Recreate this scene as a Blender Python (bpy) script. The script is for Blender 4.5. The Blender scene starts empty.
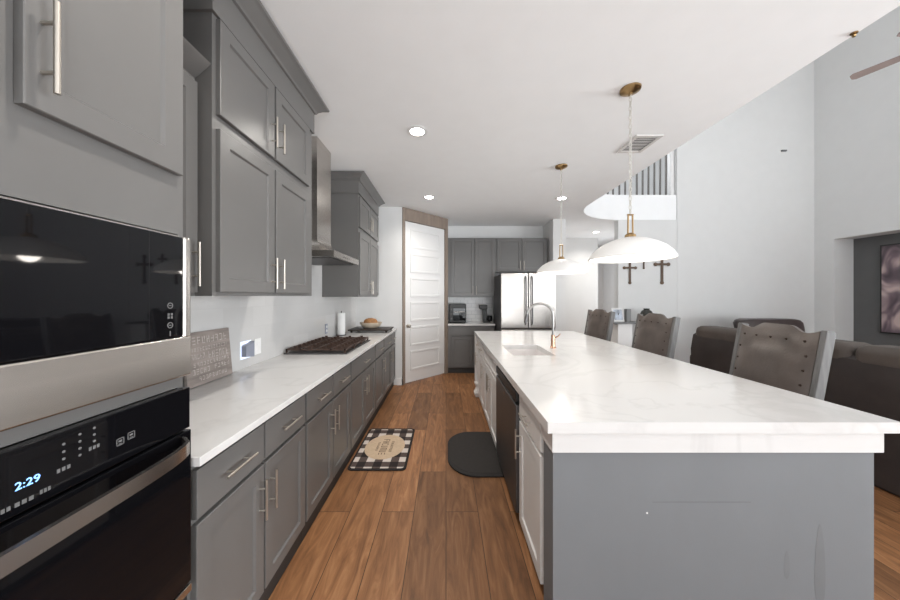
import bpy, bmesh, math, random
from mathutils import Vector, Matrix

random.seed(7)
sc = bpy.context.scene
COL = sc.collection
PI = math.pi

# ------------------------------------------------------------------ camera, world, exposure
CAM_Z, CEIL = 1.43, 2.86
cam_d = bpy.data.cameras.new('camera')
cam = bpy.data.objects.new('camera', cam_d)
COL.objects.link(cam)
cam.location = (0, 0, CAM_Z)
cam.rotation_euler = (PI / 2, 0, 0)
cam_d.sensor_width = 36
cam_d.lens = 12.0
cam_d.shift_x = 4 / 900
cam_d.shift_y = -4 / 900
cam_d.clip_start = 0.02
sc.camera = cam

world = bpy.data.worlds.new('world')
sc.world = world
world.use_nodes = True
world.node_tree.nodes['Background'].inputs[0].default_value = (0.93, 0.96, 1.0, 1)
world.node_tree.nodes['Background'].inputs[1].default_value = 0.8

sc.view_settings.view_transform = 'Standard'
sc.view_settings.look = 'None'
sc.view_settings.gamma = 1
sc.view_settings.use_curve_mapping = False
sc.view_settings.exposure = 0.55
sc.cycles.max_bounces = 10
sc.cycles.diffuse_bounces = 6
sc.cycles.sample_clamp_indirect = 6


def area(name, loc, rot, sx, sy, power, color=(1, 1, 1), shape='RECTANGLE'):
    l = bpy.data.lights.new(name, 'AREA')
    l.shape = shape
    l.size = sx
    l.size_y = sy
    l.energy = power
    l.color = color
    o = bpy.data.objects.new(name, l)
    COL.objects.link(o)
    o.location = loc
    o.rotation_euler = rot
    return o


# daylight through the right wall windows; the other area lamps are added fill
DAY = (0.93, 0.97, 1.0)
UP = math.radians(42)      # lamps tilted up to brighten the ceiling, like light off the ground
area('added_kitchen_daylight', (0.75, -2.74, 1.4), (PI / 2 + UP, 0, 0), 2.5, 2.2, 100, DAY)  # lamp at an unseen window, added to brighten the ceiling
area('added_living_daylight', (4.6, -2.74, 1.6), (PI / 2 + UP / 2, 0, 0), 3.2, 2.4, 40, DAY)  # lamp at an unseen window, added to brighten the far wall
area('daylight_right_window', (7.16, -0.3, 1.5), (PI / 2 + UP, 0, PI / 2), 3.5, 2.2, 370, DAY)
area('daylight_upper_window', (7.3, -0.3, 4.2), (PI / 2, 0, PI / 2), 3.6, 1.4, 50, DAY)
area('added_loft_light', (3.0, 7.9, 5.0), (-PI / 2, 0, 0), 1.6, 1.0, 30, DAY)  # added lamp for the loft; its wall has no window
area('added_hall_light', (4.35, 7.0, 1.5), (PI / 2, 0, PI / 2), 1.2, 1.8, 12, DAY)  # added lamp that brightens the hall wall; no window there

# ------------------------------------------------------------------ materials
MATS = {}


def nt(name):
    m = bpy.data.materials.new(name)
    m.use_nodes = True
    t = m.node_tree
    return m, t, t.nodes['Principled BSDF']


def mat(name, col, rough=0.5, metal=0.0, var=0.06, scale=6.0, stretch=(1, 1, 1), bump=0.0, bscale=200.0,
        emit=None, estr=0.0, trans=0.0, coat=0.0, rvar=0.0, ior=None):
    if name in MATS:
        return MATS[name]
    m, t, b = nt(name)
    n, l = t.nodes, t.links
    tc = n.new('ShaderNodeTexCoord')
    mp = n.new('ShaderNodeMapping')
    mp.inputs['Scale'].default_value = stretch
    l.new(tc.outputs['Object'], mp.inputs[0])
    nz = n.new('ShaderNodeTexNoise')
    nz.inputs['Scale'].default_value = scale
    nz.inputs['Detail'].default_value = 4
    l.new(mp.outputs[0], nz.inputs['Vector'])
    cr = n.new('ShaderNodeValToRGB')
    cr.color_ramp.elements[0].position = 0.3
    cr.color_ramp.elements[1].position = 0.7
    cr.color_ramp.elements[0].color = (*[c * (1 - var) for c in col], 1)
    cr.color_ramp.elements[1].color = (*[min(1, c * (1 + var)) for c in col], 1)
    l.new(nz.outputs[0], cr.inputs[0])
    l.new(cr.outputs[0], b.inputs['Base Color'])
    b.inputs['Roughness'].default_value = rough
    b.inputs['Metallic'].default_value = metal
    if ior:
        b.inputs['IOR'].default_value = ior
    if rvar:
        mr = n.new('ShaderNodeMapRange')
        mr.inputs['To Min'].default_value = max(0, rough - rvar)
        mr.inputs['To Max'].default_value = rough + rvar
        l.new(nz.outputs[0], mr.inputs[0])
        l.new(mr.outputs[0], b.inputs['Roughness'])
    if bump:
        nb = n.new('ShaderNodeTexNoise')
        nb.inputs['Scale'].default_value = bscale
        nb.inputs['Detail'].default_value = 3
        l.new(mp.outputs[0], nb.inputs['Vector'])
        bp = n.new('ShaderNodeBump')
        bp.inputs['Strength'].default_value = bump
        bp.inputs['Distance'].default_value = 0.003
        l.new(nb.outputs[0], bp.inputs['Height'])
        l.new(bp.outputs[0], b.inputs['Normal'])
    if emit:
        b.inputs['Emission Color'].default_value = (*emit, 1)
        b.inputs['Emission Strength'].default_value = estr
    if trans:
        b.inputs['Transmission Weight'].default_value = trans
    if coat:
        b.inputs['Coat Weight'].default_value = coat
        b.inputs['Coat Roughness'].default_value = 0.1
    MATS[name] = m
    return m


def floor_mat():
    m, t, b = nt('oak_planks')
    n, l = t.nodes, t.links
    tc = n.new('ShaderNodeTexCoord')
    sep = n.new('ShaderNodeSeparateXYZ')
    l.new(tc.outputs['Object'], sep.inputs[0])
    cmb = n.new('ShaderNodeCombineXYZ')
    l.new(sep.outputs['Y'], cmb.inputs['X'])
    l.new(sep.outputs['X'], cmb.inputs['Y'])
    br = n.new('ShaderNodeTexBrick')
    br.offset = 0.37
    br.offset_frequency = 2
    br.inputs['Color1'].default_value = (0, 0, 0, 1)
    br.inputs['Color2'].default_value = (1, 1, 1, 1)
    br.inputs['Mortar'].default_value = (0.5, 0.5, 0.5, 1)
    br.inputs['Scale'].default_value = 1
    br.inputs['Mortar Size'].default_value = 0.0022
    br.inputs['Mortar Smooth'].default_value = 0.2
    br.inputs['Brick Width'].default_value = 1.22
    br.inputs['Row Height'].default_value = 0.212
    l.new(cmb.outputs[0], br.inputs['Vector'])
    # grain stretched along each plank and shifted per plank
    mp = n.new('ShaderNodeMapping')
    mp.inputs['Scale'].default_value = (1.3, 9, 1)
    l.new(cmb.outputs[0], mp.inputs[0])
    add = n.new('ShaderNodeVectorMath')
    add.operation = 'MULTIPLY_ADD'
    add.inputs[1].default_value = (7, 3, 9)
    l.new(br.outputs['Color'], add.inputs[0])
    l.new(mp.outputs[0], add.inputs[2])
    nz = n.new('ShaderNodeTexNoise')
    nz.inputs['Scale'].default_value = 2.2
    nz.inputs['Detail'].default_value = 8
    nz.inputs['Roughness'].default_value = 0.62
    nz.inputs['Distortion'].default_value = 1.1
    l.new(add.outputs[0], nz.inputs['Vector'])
    cr = n.new('ShaderNodeValToRGB')
    e = cr.color_ramp.elements
    e[0].position, e[0].color = 0.3, (0.15, 0.068, 0.03, 1)
    e[1].position, e[1].color = 0.75, (0.415, 0.215, 0.1, 1)
    x = e.new(0.52)
    x.color = (0.27, 0.123, 0.052, 1)
    l.new(nz.outputs[0], cr.inputs[0])
    hv = n.new('ShaderNodeHueSaturation')
    mr = n.new('ShaderNodeMapRange')
    mr.inputs['To Min'].default_value = 0.66
    mr.inputs['To Max'].default_value = 1.22
    l.new(br.outputs['Color'], mr.inputs[0])
    l.new(mr.outputs[0], hv.inputs['Value'])
    l.new(cr.outputs[0], hv.inputs['Color'])
    mx = n.new('ShaderNodeMix')
    mx.data_type = 'RGBA'
    l.new(br.outputs['Fac'], mx.inputs[0])
    l.new(hv.outputs[0], mx.inputs[6])
    mx.inputs[7].default_value = (0.05, 0.024, 0.012, 1)
    l.new(mx.outputs[2], b.inputs['Base Color'])
    b.inputs['Roughness'].default_value = 0.45
    b.inputs['Specular IOR Level'].default_value = 0.3
    bp = n.new('ShaderNodeBump')
    bp.inputs['Strength'].default_value = 0.25
    bp.inputs['Distance'].default_value = 0.002
    inv = n.new('ShaderNodeMath')
    inv.operation = 'SUBTRACT'
    inv.inputs[0].default_value = 1
    l.new(br.outputs['Fac'], inv.inputs[1])
    l.new(inv.outputs[0], bp.inputs['Height'])
    l.new(bp.outputs[0], b.inputs['Normal'])
    return m


def quartz_mat():
    m, t, b = nt('white_quartz')
    n, l = t.nodes, t.links
    tc = n.new('ShaderNodeTexCoord')
    nz = n.new('ShaderNodeTexNoise')
    nz.inputs['Scale'].default_value = 1.1
    nz.inputs['Detail'].default_value = 7
    nz.inputs['Distortion'].default_value = 1.4
    l.new(tc.outputs['Object'], nz.inputs['Vector'])
    cr = n.new('ShaderNodeValToRGB')
    e = cr.color_ramp.elements
    e[0].position, e[0].color = 0.47, (0.66, 0.65, 0.64, 1)
    e[1].position, e[1].color = 0.53, (0.66, 0.65, 0.64, 1)
    x = e.new(0.5)
    x.color = (0.615, 0.605, 0.595, 1)
    l.new(nz.outputs[0], cr.inputs[0])
    l.new(cr.outputs[0], b.inputs['Base Color'])
    b.inputs['Roughness'].default_value = 0.16
    return m


def tile_mat(name, col, grout, w, h, axes, rough=0.22, mortar=0.003):
    m, t, b = nt(name)
    n, l = t.nodes, t.links
    tc = n.new('ShaderNodeTexCoord')
    sep = n.new('ShaderNodeSeparateXYZ')
    l.new(tc.outputs['Object'], sep.inputs[0])
    cmb = n.new('ShaderNodeCombineXYZ')
    l.new(sep.outputs[axes[0]], cmb.inputs['X'])
    l.new(sep.outputs[axes[1]], cmb.inputs['Y'])
    br = n.new('ShaderNodeTexBrick')
    br.inputs['Color1'].default_value = (*col, 1)
    br.inputs['Color2'].default_value = (*[c * 0.93 for c in col], 1)
    br.inputs['Mortar'].default_value = (*grout, 1)
    br.inputs['Scale'].default_value = 1
    br.inputs['Mortar Size'].default_value = mortar
    br.inputs['Brick Width'].default_value = w
    br.inputs['Row Height'].default_value = h
    l.new(cmb.outputs[0], br.inputs['Vector'])
    l.new(br.outputs['Color'], b.inputs['Base Color'])
    b.inputs['Roughness'].default_value = rough
    return m


def plaid_mat():
    """black and cream buffalo check, a cream oval in the middle"""
    m, t, b = nt('buffalo_check_weave')
    n, l = t.nodes, t.links
    tc = n.new('ShaderNodeTexCoord')
    sep = n.new('ShaderNodeSeparateXYZ')
    l.new(tc.outputs['Object'], sep.inputs[0])

    def stripe(axis, k, off):
        a = n.new('ShaderNodeMath'); a.operation = 'MULTIPLY_ADD'
        a.inputs[1].default_value = k; a.inputs[2].default_value = off
        l.new(sep.outputs[axis], a.inputs[0])
        f = n.new('ShaderNodeMath'); f.operation = 'FRACT'
        l.new(a.outputs[0], f.inputs[0])
        g = n.new('ShaderNodeMath'); g.operation = 'GREATER_THAN'; g.inputs[1].default_value = 0.5
        l.new(f.outputs[0], g.inputs[0])
        return g
    sx, sy = stripe('X', 7.2, 0.25), stripe('Y', 6.6, 0.25)
    ad = n.new('ShaderNodeMath'); ad.operation = 'ADD'
    l.new(sx.outputs[0], ad.inputs[0]); l.new(sy.outputs[0], ad.inputs[1])
    hf = n.new('ShaderNodeMath'); hf.operation = 'MULTIPLY'; hf.inputs[1].default_value = 0.5
    l.new(ad.outputs[0], hf.inputs[0])
    cr = n.new('ShaderNodeValToRGB'); cr.color_ramp.interpolation = 'CONSTANT'
    e = cr.color_ramp.elements
    e[0].position, e[0].color = 0, (0.018, 0.012, 0.011, 1)
    e[1].position, e[1].color = 0.75, (0.62, 0.55, 0.5, 1)
    x = e.new(0.25); x.color = (0.085, 0.06, 0.052, 1)
    l.new(hf.outputs[0], cr.inputs[0])
    nz = n.new('ShaderNodeTexNoise'); nz.inputs['Scale'].default_value = 90
    l.new(tc.outputs['Object'], nz.inputs['Vector'])
    bp = n.new('ShaderNodeBump'); bp.inputs['Strength'].default_value = 0.5; bp.inputs['Distance'].default_value = 0.002
    l.new(nz.outputs[0], bp.inputs['Height']); l.new(bp.outputs[0], b.inputs['Normal'])
    l.new(cr.outputs[0], b.inputs['Base Color'])
    b.inputs['Roughness'].default_value = 0.95
    return m


def pane_mat():
    m = bpy.data.materials.new('clear_pane')
    m.use_nodes = True
    t = m.node_tree
    t.nodes.clear()
    o = t.nodes.new('ShaderNodeOutputMaterial')
    mx = t.nodes.new('ShaderNodeMixShader')
    fr = t.nodes.new('ShaderNodeFresnel')
    tr = t.nodes.new('ShaderNodeBsdfTransparent')
    gl = t.nodes.new('ShaderNodeBsdfGlossy')
    gl.inputs['Roughness'].default_value = 0.02
    t.links.new(fr.outputs[0], mx.inputs[0])
    t.links.new(tr.outputs[0], mx.inputs[1])
    t.links.new(gl.outputs[0], mx.inputs[2])
    t.links.new(mx.outputs[0], o.inputs[0])
    return m


def art_mat():
    m, t, b = nt('dark_mauve_canvas_print')
    n, l = t.nodes, t.links
    tc = n.new('ShaderNodeTexCoord')
    mp = n.new('ShaderNodeMapping')
    mp.inputs['Scale'].default_value = (1, 2.4, 1.7)
    mp.inputs['Location'].default_value = (0, 0.35, 0.15)
    l.new(tc.outputs['Object'], mp.inputs[0])
    nz = n.new('ShaderNodeTexNoise')
    nz.inputs['Scale'].default_value = 1.3
    nz.inputs['Detail'].default_value = 2
    nz.inputs['Distortion'].default_value = 1.2
    l.new(mp.outputs[0], nz.inputs['Vector'])
    cr = n.new('ShaderNodeValToRGB')
    e = cr.color_ramp.elements
    e[0].position, e[0].color = 0.36, (0.02, 0.017, 0.022, 1)
    e[1].position, e[1].color = 0.66, (0.55, 0.42, 0.4, 1)
    x = e.new(0.5); x.color = (0.17, 0.12, 0.14, 1)
    l.new(nz.outputs[0], cr.inputs[0])
    l.new(cr.outputs[0], b.inputs['Base Color'])
    b.inputs['Roughness'].default_value = 0.4
    return m


M_FLOOR, M_QUARTZ = floor_mat(), quartz_mat()
M_WALL = mat('white_wall_paint', (0.7, 0.7, 0.695), 0.85, var=0.012, bump=0.08, bscale=160)
M_LIV = mat('darkened_white_wall_paint', (0.67, 0.67, 0.665), 0.85, var=0.012, bump=0.08, bscale=160)  # white wall paint darkened to offset the strong light on these walls
M_CEIL = mat('white_ceiling_paint', (0.86, 0.865, 0.87), 0.9, var=0.01, bump=0.1, bscale=120)
M_ACCENT = mat('charcoal_wall_paint', (0.115, 0.115, 0.115), 0.8, var=0.03)
M_TRIMW = mat('white_trim_paint', (0.74, 0.735, 0.73), 0.4, var=0.01)
M_TAUPE = mat('taupe_stained_wood', (0.235, 0.185, 0.15), 0.55, var=0.14, scale=5, stretch=(3, 3, 0.6))
M_CAB = mat('grey_cabinet_paint', (0.128, 0.124, 0.12), 0.32, var=0.03, scale=3)
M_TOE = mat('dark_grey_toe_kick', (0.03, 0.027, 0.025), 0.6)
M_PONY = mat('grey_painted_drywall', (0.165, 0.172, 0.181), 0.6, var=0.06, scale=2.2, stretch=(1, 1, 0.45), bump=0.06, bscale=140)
M_WCAB = mat('white_cabinet_paint', (0.72, 0.7, 0.68), 0.38, var=0.015)
M_NICKEL = mat('brushed_nickel', (0.5, 0.46, 0.41), 0.4, 1.0, var=0.04)
M_STEEL = mat('brushed_stainless_steel', (0.56, 0.53, 0.5), 0.27, 1.0, var=0.05, scale=4, stretch=(1, 0.15, 9))
M_STEELD = mat('dark_stainless_steel', (0.15, 0.145, 0.145), 0.45, 1.0, var=0.05)
M_BGLASS = mat('black_appliance_glass', (0.004, 0.004, 0.005), 0.035, var=0.0, ior=1.36)
M_BLACK = mat('black_plastic', (0.012, 0.012, 0.012), 0.4)
M_IRON = mat('black_cast_iron', (0.06, 0.033, 0.023), 0.5, var=0.3, scale=40)
M_BRASS = mat('antique_brass', (0.36, 0.24, 0.115), 0.3, 1.0, var=0.08)
M_CHAIN = mat('dull_nickel_chain', (0.66, 0.64, 0.6), 0.4, 0.6)
M_COPPER = mat('copper', (0.62, 0.38, 0.26), 0.25, 1.0)
M_SHADE = mat('white_enamel', (0.86, 0.85, 0.83), 0.35, var=0.01)
M_GREYICON = mat('grey_printed_icon', (0.13, 0.13, 0.13), 0.5)
M_CLOCK = mat('blue_white_led', (0.2, 0.4, 0.8), 0.5, emit=(0.2, 0.45, 1.0), estr=1.3)
M_LAMP = mat('lit_lamp_lens', (1, 1, 1), 0.5, emit=(1.0, 0.96, 0.9), estr=18)
M_BULB = mat('lit_bulb', (1, 1, 1), 0.5, emit=(1.0, 0.93, 0.84), estr=4)
M_LEATHER = mat('grey_brown_leather', (0.088, 0.07, 0.061), 0.36, var=0.22, scale=7, bump=0.25, bscale=70)
M_GREYWOOD = mat('weathered_grey_wood', (0.13, 0.128, 0.126), 0.6, var=0.25, scale=9, stretch=(6, 6, 0.8))
M_NAIL = mat('dark_bronze_nail', (0.05, 0.035, 0.028), 0.35, 1.0)
M_SOFA = mat('dark_brown_suede', (0.032, 0.024, 0.022), 0.72, var=0.25, scale=5, bump=0.3, bscale=60)
M_SOFAT = mat('lighter_taupe_suede', (0.075, 0.06, 0.051), 0.75, var=0.2, scale=5, bump=0.3, bscale=60)  # lighter taupe than the rest of the sofa, for the back cushions
M_RECL = mat('dark_brown_leather', (0.045, 0.032, 0.03), 0.38, var=0.2, bump=0.2, bscale=50)
M_MAT = mat('dark_ribbed_rubber', (0.012, 0.009, 0.008), 0.7, var=0.15, scale=30, bump=0.4, bscale=220)
M_CREAM = mat('cream_cotton', (0.56, 0.42, 0.29), 0.95, var=0.08, scale=50)
M_RUGINK = mat('dark_brown_print', (0.1, 0.065, 0.04), 0.9)
M_SIGN = mat('weathered_sign_board', (0.26, 0.22, 0.2), 0.7, var=0.3, scale=5, stretch=(1, 1, 5))
M_SIGNINK = mat('chalky_white_paint', (0.43, 0.39, 0.36), 0.8, var=0.3, scale=60)
M_PAPER = mat('white_paper', (0.85, 0.85, 0.84), 0.9, bump=0.3, bscale=150)
M_PLATE = mat('white_plastic_plate', (0.8, 0.8, 0.8), 0.35)
M_GPLATE = mat('grey_plastic', (0.25, 0.27, 0.33), 0.4)
M_NIGHT = mat('night_light_halo', (0.7, 0.75, 0.9), 0.4, emit=(0.7, 0.8, 1.0), estr=0.5)
M_TRAY = mat('dark_walnut_board', (0.022, 0.014, 0.01), 0.5, var=0.25)
M_BOWL = mat('cream_ceramic', (0.66, 0.56, 0.44), 0.4)
M_BREAD = mat('browned_bread_crust', (0.33, 0.16, 0.06), 0.7, var=0.3, scale=20)
M_CROSS = mat('bronze_brown_wood', (0.1, 0.06, 0.035), 0.5, var=0.25)
M_PHOTO = mat('silver_photo_frame', (0.7, 0.7, 0.7), 0.3)
M_PRINT = mat('pale_photo_print', (0.45, 0.5, 0.58), 0.4, var=0.6, scale=9)
M_VENT = mat('white_vent_metal', (0.62, 0.6, 0.58), 0.5)
M_VENTD = mat('painted_duct_shade', (0.06, 0.057, 0.055), 0.8)
M_BALUST = mat('shaded_baluster_grey', (0.11, 0.1, 0.092), 0.5)  # grey puts the shade of balusters against a bright wall into the colour
M_FAN = mat('washed_taupe_blade', (0.3, 0.235, 0.215), 0.5, var=0.1)
M_CONSTOP = mat('dark_grey_table_top', (0.13, 0.13, 0.13), 0.4)
M_VASE = mat('dark_glazed_pottery', (0.03, 0.032, 0.028), 0.25)
M_SUBWAY = tile_mat('white_subway_tile', (0.78, 0.77, 0.76), (0.5, 0.5, 0.5), 0.15, 0.075, 'XZ')
M_SPLASH = tile_mat('pale_backsplash_tile', (0.6, 0.595, 0.59), (0.56, 0.555, 0.55), 0.3, 0.15, 'YZ', 0.13, 0.002)
M_PLAID, M_PANE, M_ART = plaid_mat(), pane_mat(), art_mat()

# ------------------------------------------------------------------ mesh builder
ORIG = {}
ID = Matrix.Identity(4)


def frame(o, u, v, n):
    """local (u along the face, v up, n outward) -> world"""
    m = Matrix.Identity(4)
    for i, c in enumerate((u, v, n)):
        for r in range(3):
            m[r][i] = c[r]
    for r in range(3):
        m[r][3] = o[r]
    return m


def F_LEFT(x):
    return frame((x, 0, 0), (0, 1, 0), (0, 0, 1), (1, 0, 0))


def F_BACK(y):
    return frame((0, y, 0), (1, 0, 0), (0, 0, 1), (0, -1, 0))


def F_ISL(x):
    return frame((x, 0, 0), (0, -1, 0), (0, 0, 1), (-1, 0, 0))


class MB:
    def __init__(self, M=None):
        self.bm = bmesh.new()
        self.M = M or ID

    def _add(self, tmp):
        me = bpy.data.meshes.new('tmp')
        bmesh.ops.transform(tmp, matrix=self.M, verts=tmp.verts)
        bmesh.ops.recalc_face_normals(tmp, faces=tmp.faces)
        tmp.to_mesh(me)
        tmp.free()
        self.bm.from_mesh(me)
        bpy.data.meshes.remove(me)
        return self

    def box(self, a0, a1, b0, b1, c0, c1, bevel=0.0, seg=2, taper=None):
        t = bmesh.new()
        v = [t.verts.new((x, y, z)) for z in (c0, c1) for y in (b0, b1) for x in (a0, a1)]
        for f in ((0, 2, 3, 1), (4, 5, 7, 6), (0, 1, 5, 4), (2, 6, 7, 3), (0, 4, 6, 2), (1, 3, 7, 5)):
            t.faces.new([v[i] for i in f])
        if bevel:
            bmesh.ops.bevel(t, geom=list(t.edges), offset=bevel, segments=seg, affect='EDGES', profile=0.5, clamp_overlap=True)
        return self._add(t)

    def prism(self, pts, h0, h1, bevel=0.0):
        """polygon in the a-b plane extruded along c"""
        t = bmesh.new()
        lo = [t.verts.new((p[0], p[1], h0)) for p in pts]
        hi = [t.verts.new((p[0], p[1], h1)) for p in pts]
        t.faces.new(lo[::-1])
        t.faces.new(hi)
        n = len(pts)
        for i in range(n):
            t.faces.new((lo[i], lo[(i + 1) % n], hi[(i + 1) % n], hi[i]))
        if bevel:
            es = [e for e in t.edges if abs(e.verts[0].co.z - e.verts[1].co.z) < 1e-6]
            bmesh.ops.bevel(t, geom=es, offset=bevel, segments=2, affect='EDGES', profile=0.5)
        return self._add(t)

    def tube(self, path, r, seg=12, cap=True):
        t = bmesh.new()
        P = [Vector(p) for p in path]
        R = r if isinstance(r, (list, tuple)) else [r] * len(P)
        rings = []
        ref = None
        for i, p in enumerate(P):
            d = (P[min(i + 1, len(P) - 1)] - P[max(i - 1, 0)]).normalized()
            if ref is None:
                ref = Vector((0, 0, 1)) if abs(d.z) < 0.9 else Vector((1, 0, 0))
                ref = d.cross(ref).normalized()
            ref = (ref - d * ref.dot(d)).normalized()
            q = d.cross(ref)
            rings.append([t.verts.new(p + (ref * math.cos(2 * PI * k / seg) + q * math.sin(2 * PI * k / seg)) * R[i]) for k in range(seg)])
        for a, b in zip(rings, rings[1:]):
            for k in range(seg):
                t.faces.new((a[k], a[(k + 1) % seg], b[(k + 1) % seg], b[k]))
        if cap:
            t.faces.new(rings[0][::-1])
            t.faces.new(rings[-1])
        return self._add(t)

    def loft(self, secs, cap=True):
        t = bmesh.new()
        rings = [[t.verts.new(p) for p in s] for s in secs]
        n = len(rings[0])
        for a, b in zip(rings, rings[1:]):
            for k in range(n):
                t.faces.new((a[k], a[(k + 1) % n], b[(k + 1) % n], b[k]))
        if cap:
            t.faces.new(rings[0][::-1])
            t.faces.new(rings[-1])
        return self._add(t)

    def lathe(self, prof, c=(0, 0, 0), seg=32, axis=None, close=False):
        t = bmesh.new()
        rings = []
        for r, h in prof:
            if r < 1e-6:
                rings.append([t.verts.new((0, 0, h))])
            else:
                rings.append([t.verts.new((r * math.cos(2 * PI * k / seg), r * math.sin(2 * PI * k / seg), h)) for k in range(seg)])
        pairs = list(zip(rings, rings[1:]))
        if close:
            pairs.append((rings[-1], rings[0]))
        for a, b in pairs:
            for k in range(seg):
                k2 = (k + 1) % seg
                if len(a) == 1 and len(b) > 1:
                    t.faces.new((a[0], b[k2], b[k]))
                elif len(b) == 1 and len(a) > 1:
                    t.faces.new((a[k], a[k2], b[0]))
                elif len(a) > 1:
                    t.faces.new((a[k], a[k2], b[k2], b[k]))
        R = ID.copy()
        if axis:
            R = Vector((0, 0, 1)).rotation_difference(Vector(axis)).to_matrix().to_4x4()
        bmesh.ops.transform(t, matrix=Matrix.Translation(c) @ R, verts=t.verts)
        return self._add(t)

    def shaker(self, u0, u1, v0, v1, n0, n1, stile=0.057, rec=0.009):
        """recessed-panel door or drawer front with a chamfered inner edge"""
        t = bmesh.new()
        e = 0.002

        def ring(du, n):
            return [t.verts.new(p) for p in ((u0 + du, v0 + du, n), (u1 - du, v0 + du, n), (u1 - du, v1 - du, n), (u0 + du, v1 - du, n))]
        rs = [ring(0, n0), ring(0, n1 - e), ring(e, n1), ring(stile, n1), ring(stile + 0.006, n1 - rec)]
        t.faces.new(rs[0][::-1])
        for a, b in zip(rs, rs[1:]):
            for k in range(4):
                t.faces.new((a[k], a[(k + 1) % 4], b[(k + 1) % 4], b[k]))
        t.faces.new(rs[-1])
        return self._add(t)

    def pull(self, u, v, n, L=0.18, vert=True, r=0.0052, so=0.03):
        """bar pull on two posts, centred at (u, v) on the surface n"""
        d = (0, 1) if vert else (1, 0)
        h = L / 2
        self.tube([(u - d[0] * h, v - d[1] * h, n + so), (u + d[0] * h, v + d[1] * h, n + so)], r)
        for s in (-1, 1):
            k = s * L * 0.27
            self.tube([(u + d[0] * k, v + d[1] * k, n), (u + d[0] * k, v + d[1] * k, n + so)], r * 0.75, 8)
        return self

    def build(self, name, m, parent=None, origin=None, smooth=35):
        me = bpy.data.meshes.new(name)
        if parent is not None:
            o0 = ORIG[parent.name]
        elif origin is not None:
            o0 = Vector(origin)
        else:
            xs = [v.co for v in self.bm.verts]
            lo = [min(c[i] for c in xs) for i in range(3)]
            hi = [max(c[i] for c in xs) for i in range(3)]
            o0 = Vector(((lo[0] + hi[0]) / 2, (lo[1] + hi[1]) / 2, lo[2]))
        bmesh.ops.translate(self.bm, vec=-o0, verts=self.bm.verts)
        self.bm.to_mesh(me)
        self.bm.free()
        for p in me.polygons:
            p.use_smooth = True
        me.set_sharp_from_angle(angle=math.radians(smooth))
        me.materials.append(m)
        o = bpy.data.objects.new(name, me)
        COL.objects.link(o)
        wn = o.modifiers.new('weighted_normal', 'WEIGHTED_NORMAL')
        wn.keep_sharp = True
        wn.weight = 80
        if parent is not None:
            o.parent = parent
        else:
            o.location = o0
        ORIG[o.name] = o0
        return o


def tag(o, label, cat, group=None, kind=None):
    o['label'] = label
    o['category'] = cat
    if group:
        o['group'] = group
    if kind:
        o['kind'] = kind
    return o


def thing(name, loc, label, cat, group=None):
    o = bpy.data.objects.new(name, None)
    o.empty_display_size = 0.1
    COL.objects.link(o)
    o.location = loc
    ORIG[o.name] = Vector(loc)
    return tag(o, label, cat, group)


def struct(name, mb, m, label=None, cat=None, parent=None, origin=(0, 0, 0)):
    o = mb.build(name, m, parent, None if parent else origin)
    if parent is None:
        o['kind'] = 'structure'
        o['label'] = label
        o['category'] = cat
    return o


def copy_tree(o, parent=None):
    c = o.copy()
    COL.objects.link(c)
    if parent is not None:
        c.parent = parent
    for ch in list(o.children):
        copy_tree(ch, c)
    return c


def text_mb(txt, size, M, depth=0.0006):
    cu = bpy.data.curves.new('t', 'FONT')
    cu.body = txt
    cu.size = size
    cu.align_x = 'CENTER'
    cu.align_y = 'CENTER'
    cu.extrude = depth
    cu.resolution_u = 3
    to = bpy.data.objects.new('t', cu)
    COL.objects.link(to)
    dg = bpy.context.evaluated_depsgraph_get()
    me = bpy.data.meshes.new_from_object(to.evaluated_get(dg))
    bpy.data.objects.remove(to)
    mb = MB()
    mb.bm.from_mesh(me)
    bmesh.ops.transform(mb.bm, matrix=M, verts=mb.bm.verts)
    return mb


# ------------------------------------------------------------------ room shell
Y_BACK, X_LEFT, Y_B = 6.15, -1.455, -2.6
struct('floor', MB().box(-1.65, 7.4, -2.8, 8.8, -0.1, 0), M_FLOOR, 'warm brown wood plank floor running down the kitchen aisle', 'floor')

edge = [(2.235, -2.8)]
for i in range(13):
    a = PI - i / 12 * PI / 2
    edge.append((3.3 + 1.065 * math.cos(a), 4.68 + 0.96 * math.sin(a)))
edge += [(4.33, 5.64), (4.33, 5.77), (7.4, 5.77), (7.4, 8.8), (-1.65, 8.8), (-1.65, -2.8)]
struct('ceiling', MB().prism(edge, CEIL, 3.33), M_CEIL, 'white flat kitchen ceiling with a rounded balcony edge at the far end', 'ceiling')
struct('ceiling_living', MB().box(-1.65, 7.4, -2.8, 8.8, 6.2, 6.3), M_CEIL, 'high white ceiling over the living room', 'ceiling')
struct('wall_bulkhead', MB().box(2.1, 2.235, -2.6, 4.6, 3.34, 6.2), M_WALL, 'white upper wall standing over the kitchen ceiling edge', 'wall')
struct('wall_left', MB().box(-1.6, X_LEFT, -2.6, 6.3, 0, CEIL), M_WALL, 'white wall behind the long run of grey cabinets', 'wall')
struct('wall_pantry', MB().box(X_LEFT, -0.705, 4.82, 4.9, 0, CEIL), M_WALL, 'narrow white wall where the long counter ends', 'wall')
struct('wall_back', MB().box(-0.1, 2.0, Y_BACK, 6.3, 0, CEIL), M_WALL, 'white wall behind the refrigerator and coffee counter', 'wall')
struct('wall_nook', MB().box(-0.08, 0.03, 5.56, Y_BACK, 0, CEIL), M_WALL, 'short white return wall beside the pantry door', 'wall')
struct('wall_fridge_side', MB().box(1.99, 2.225, 5.57, 7.4, 0, CEIL), M_WALL, 'white wall end beside the refrigerator', 'wall')
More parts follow.
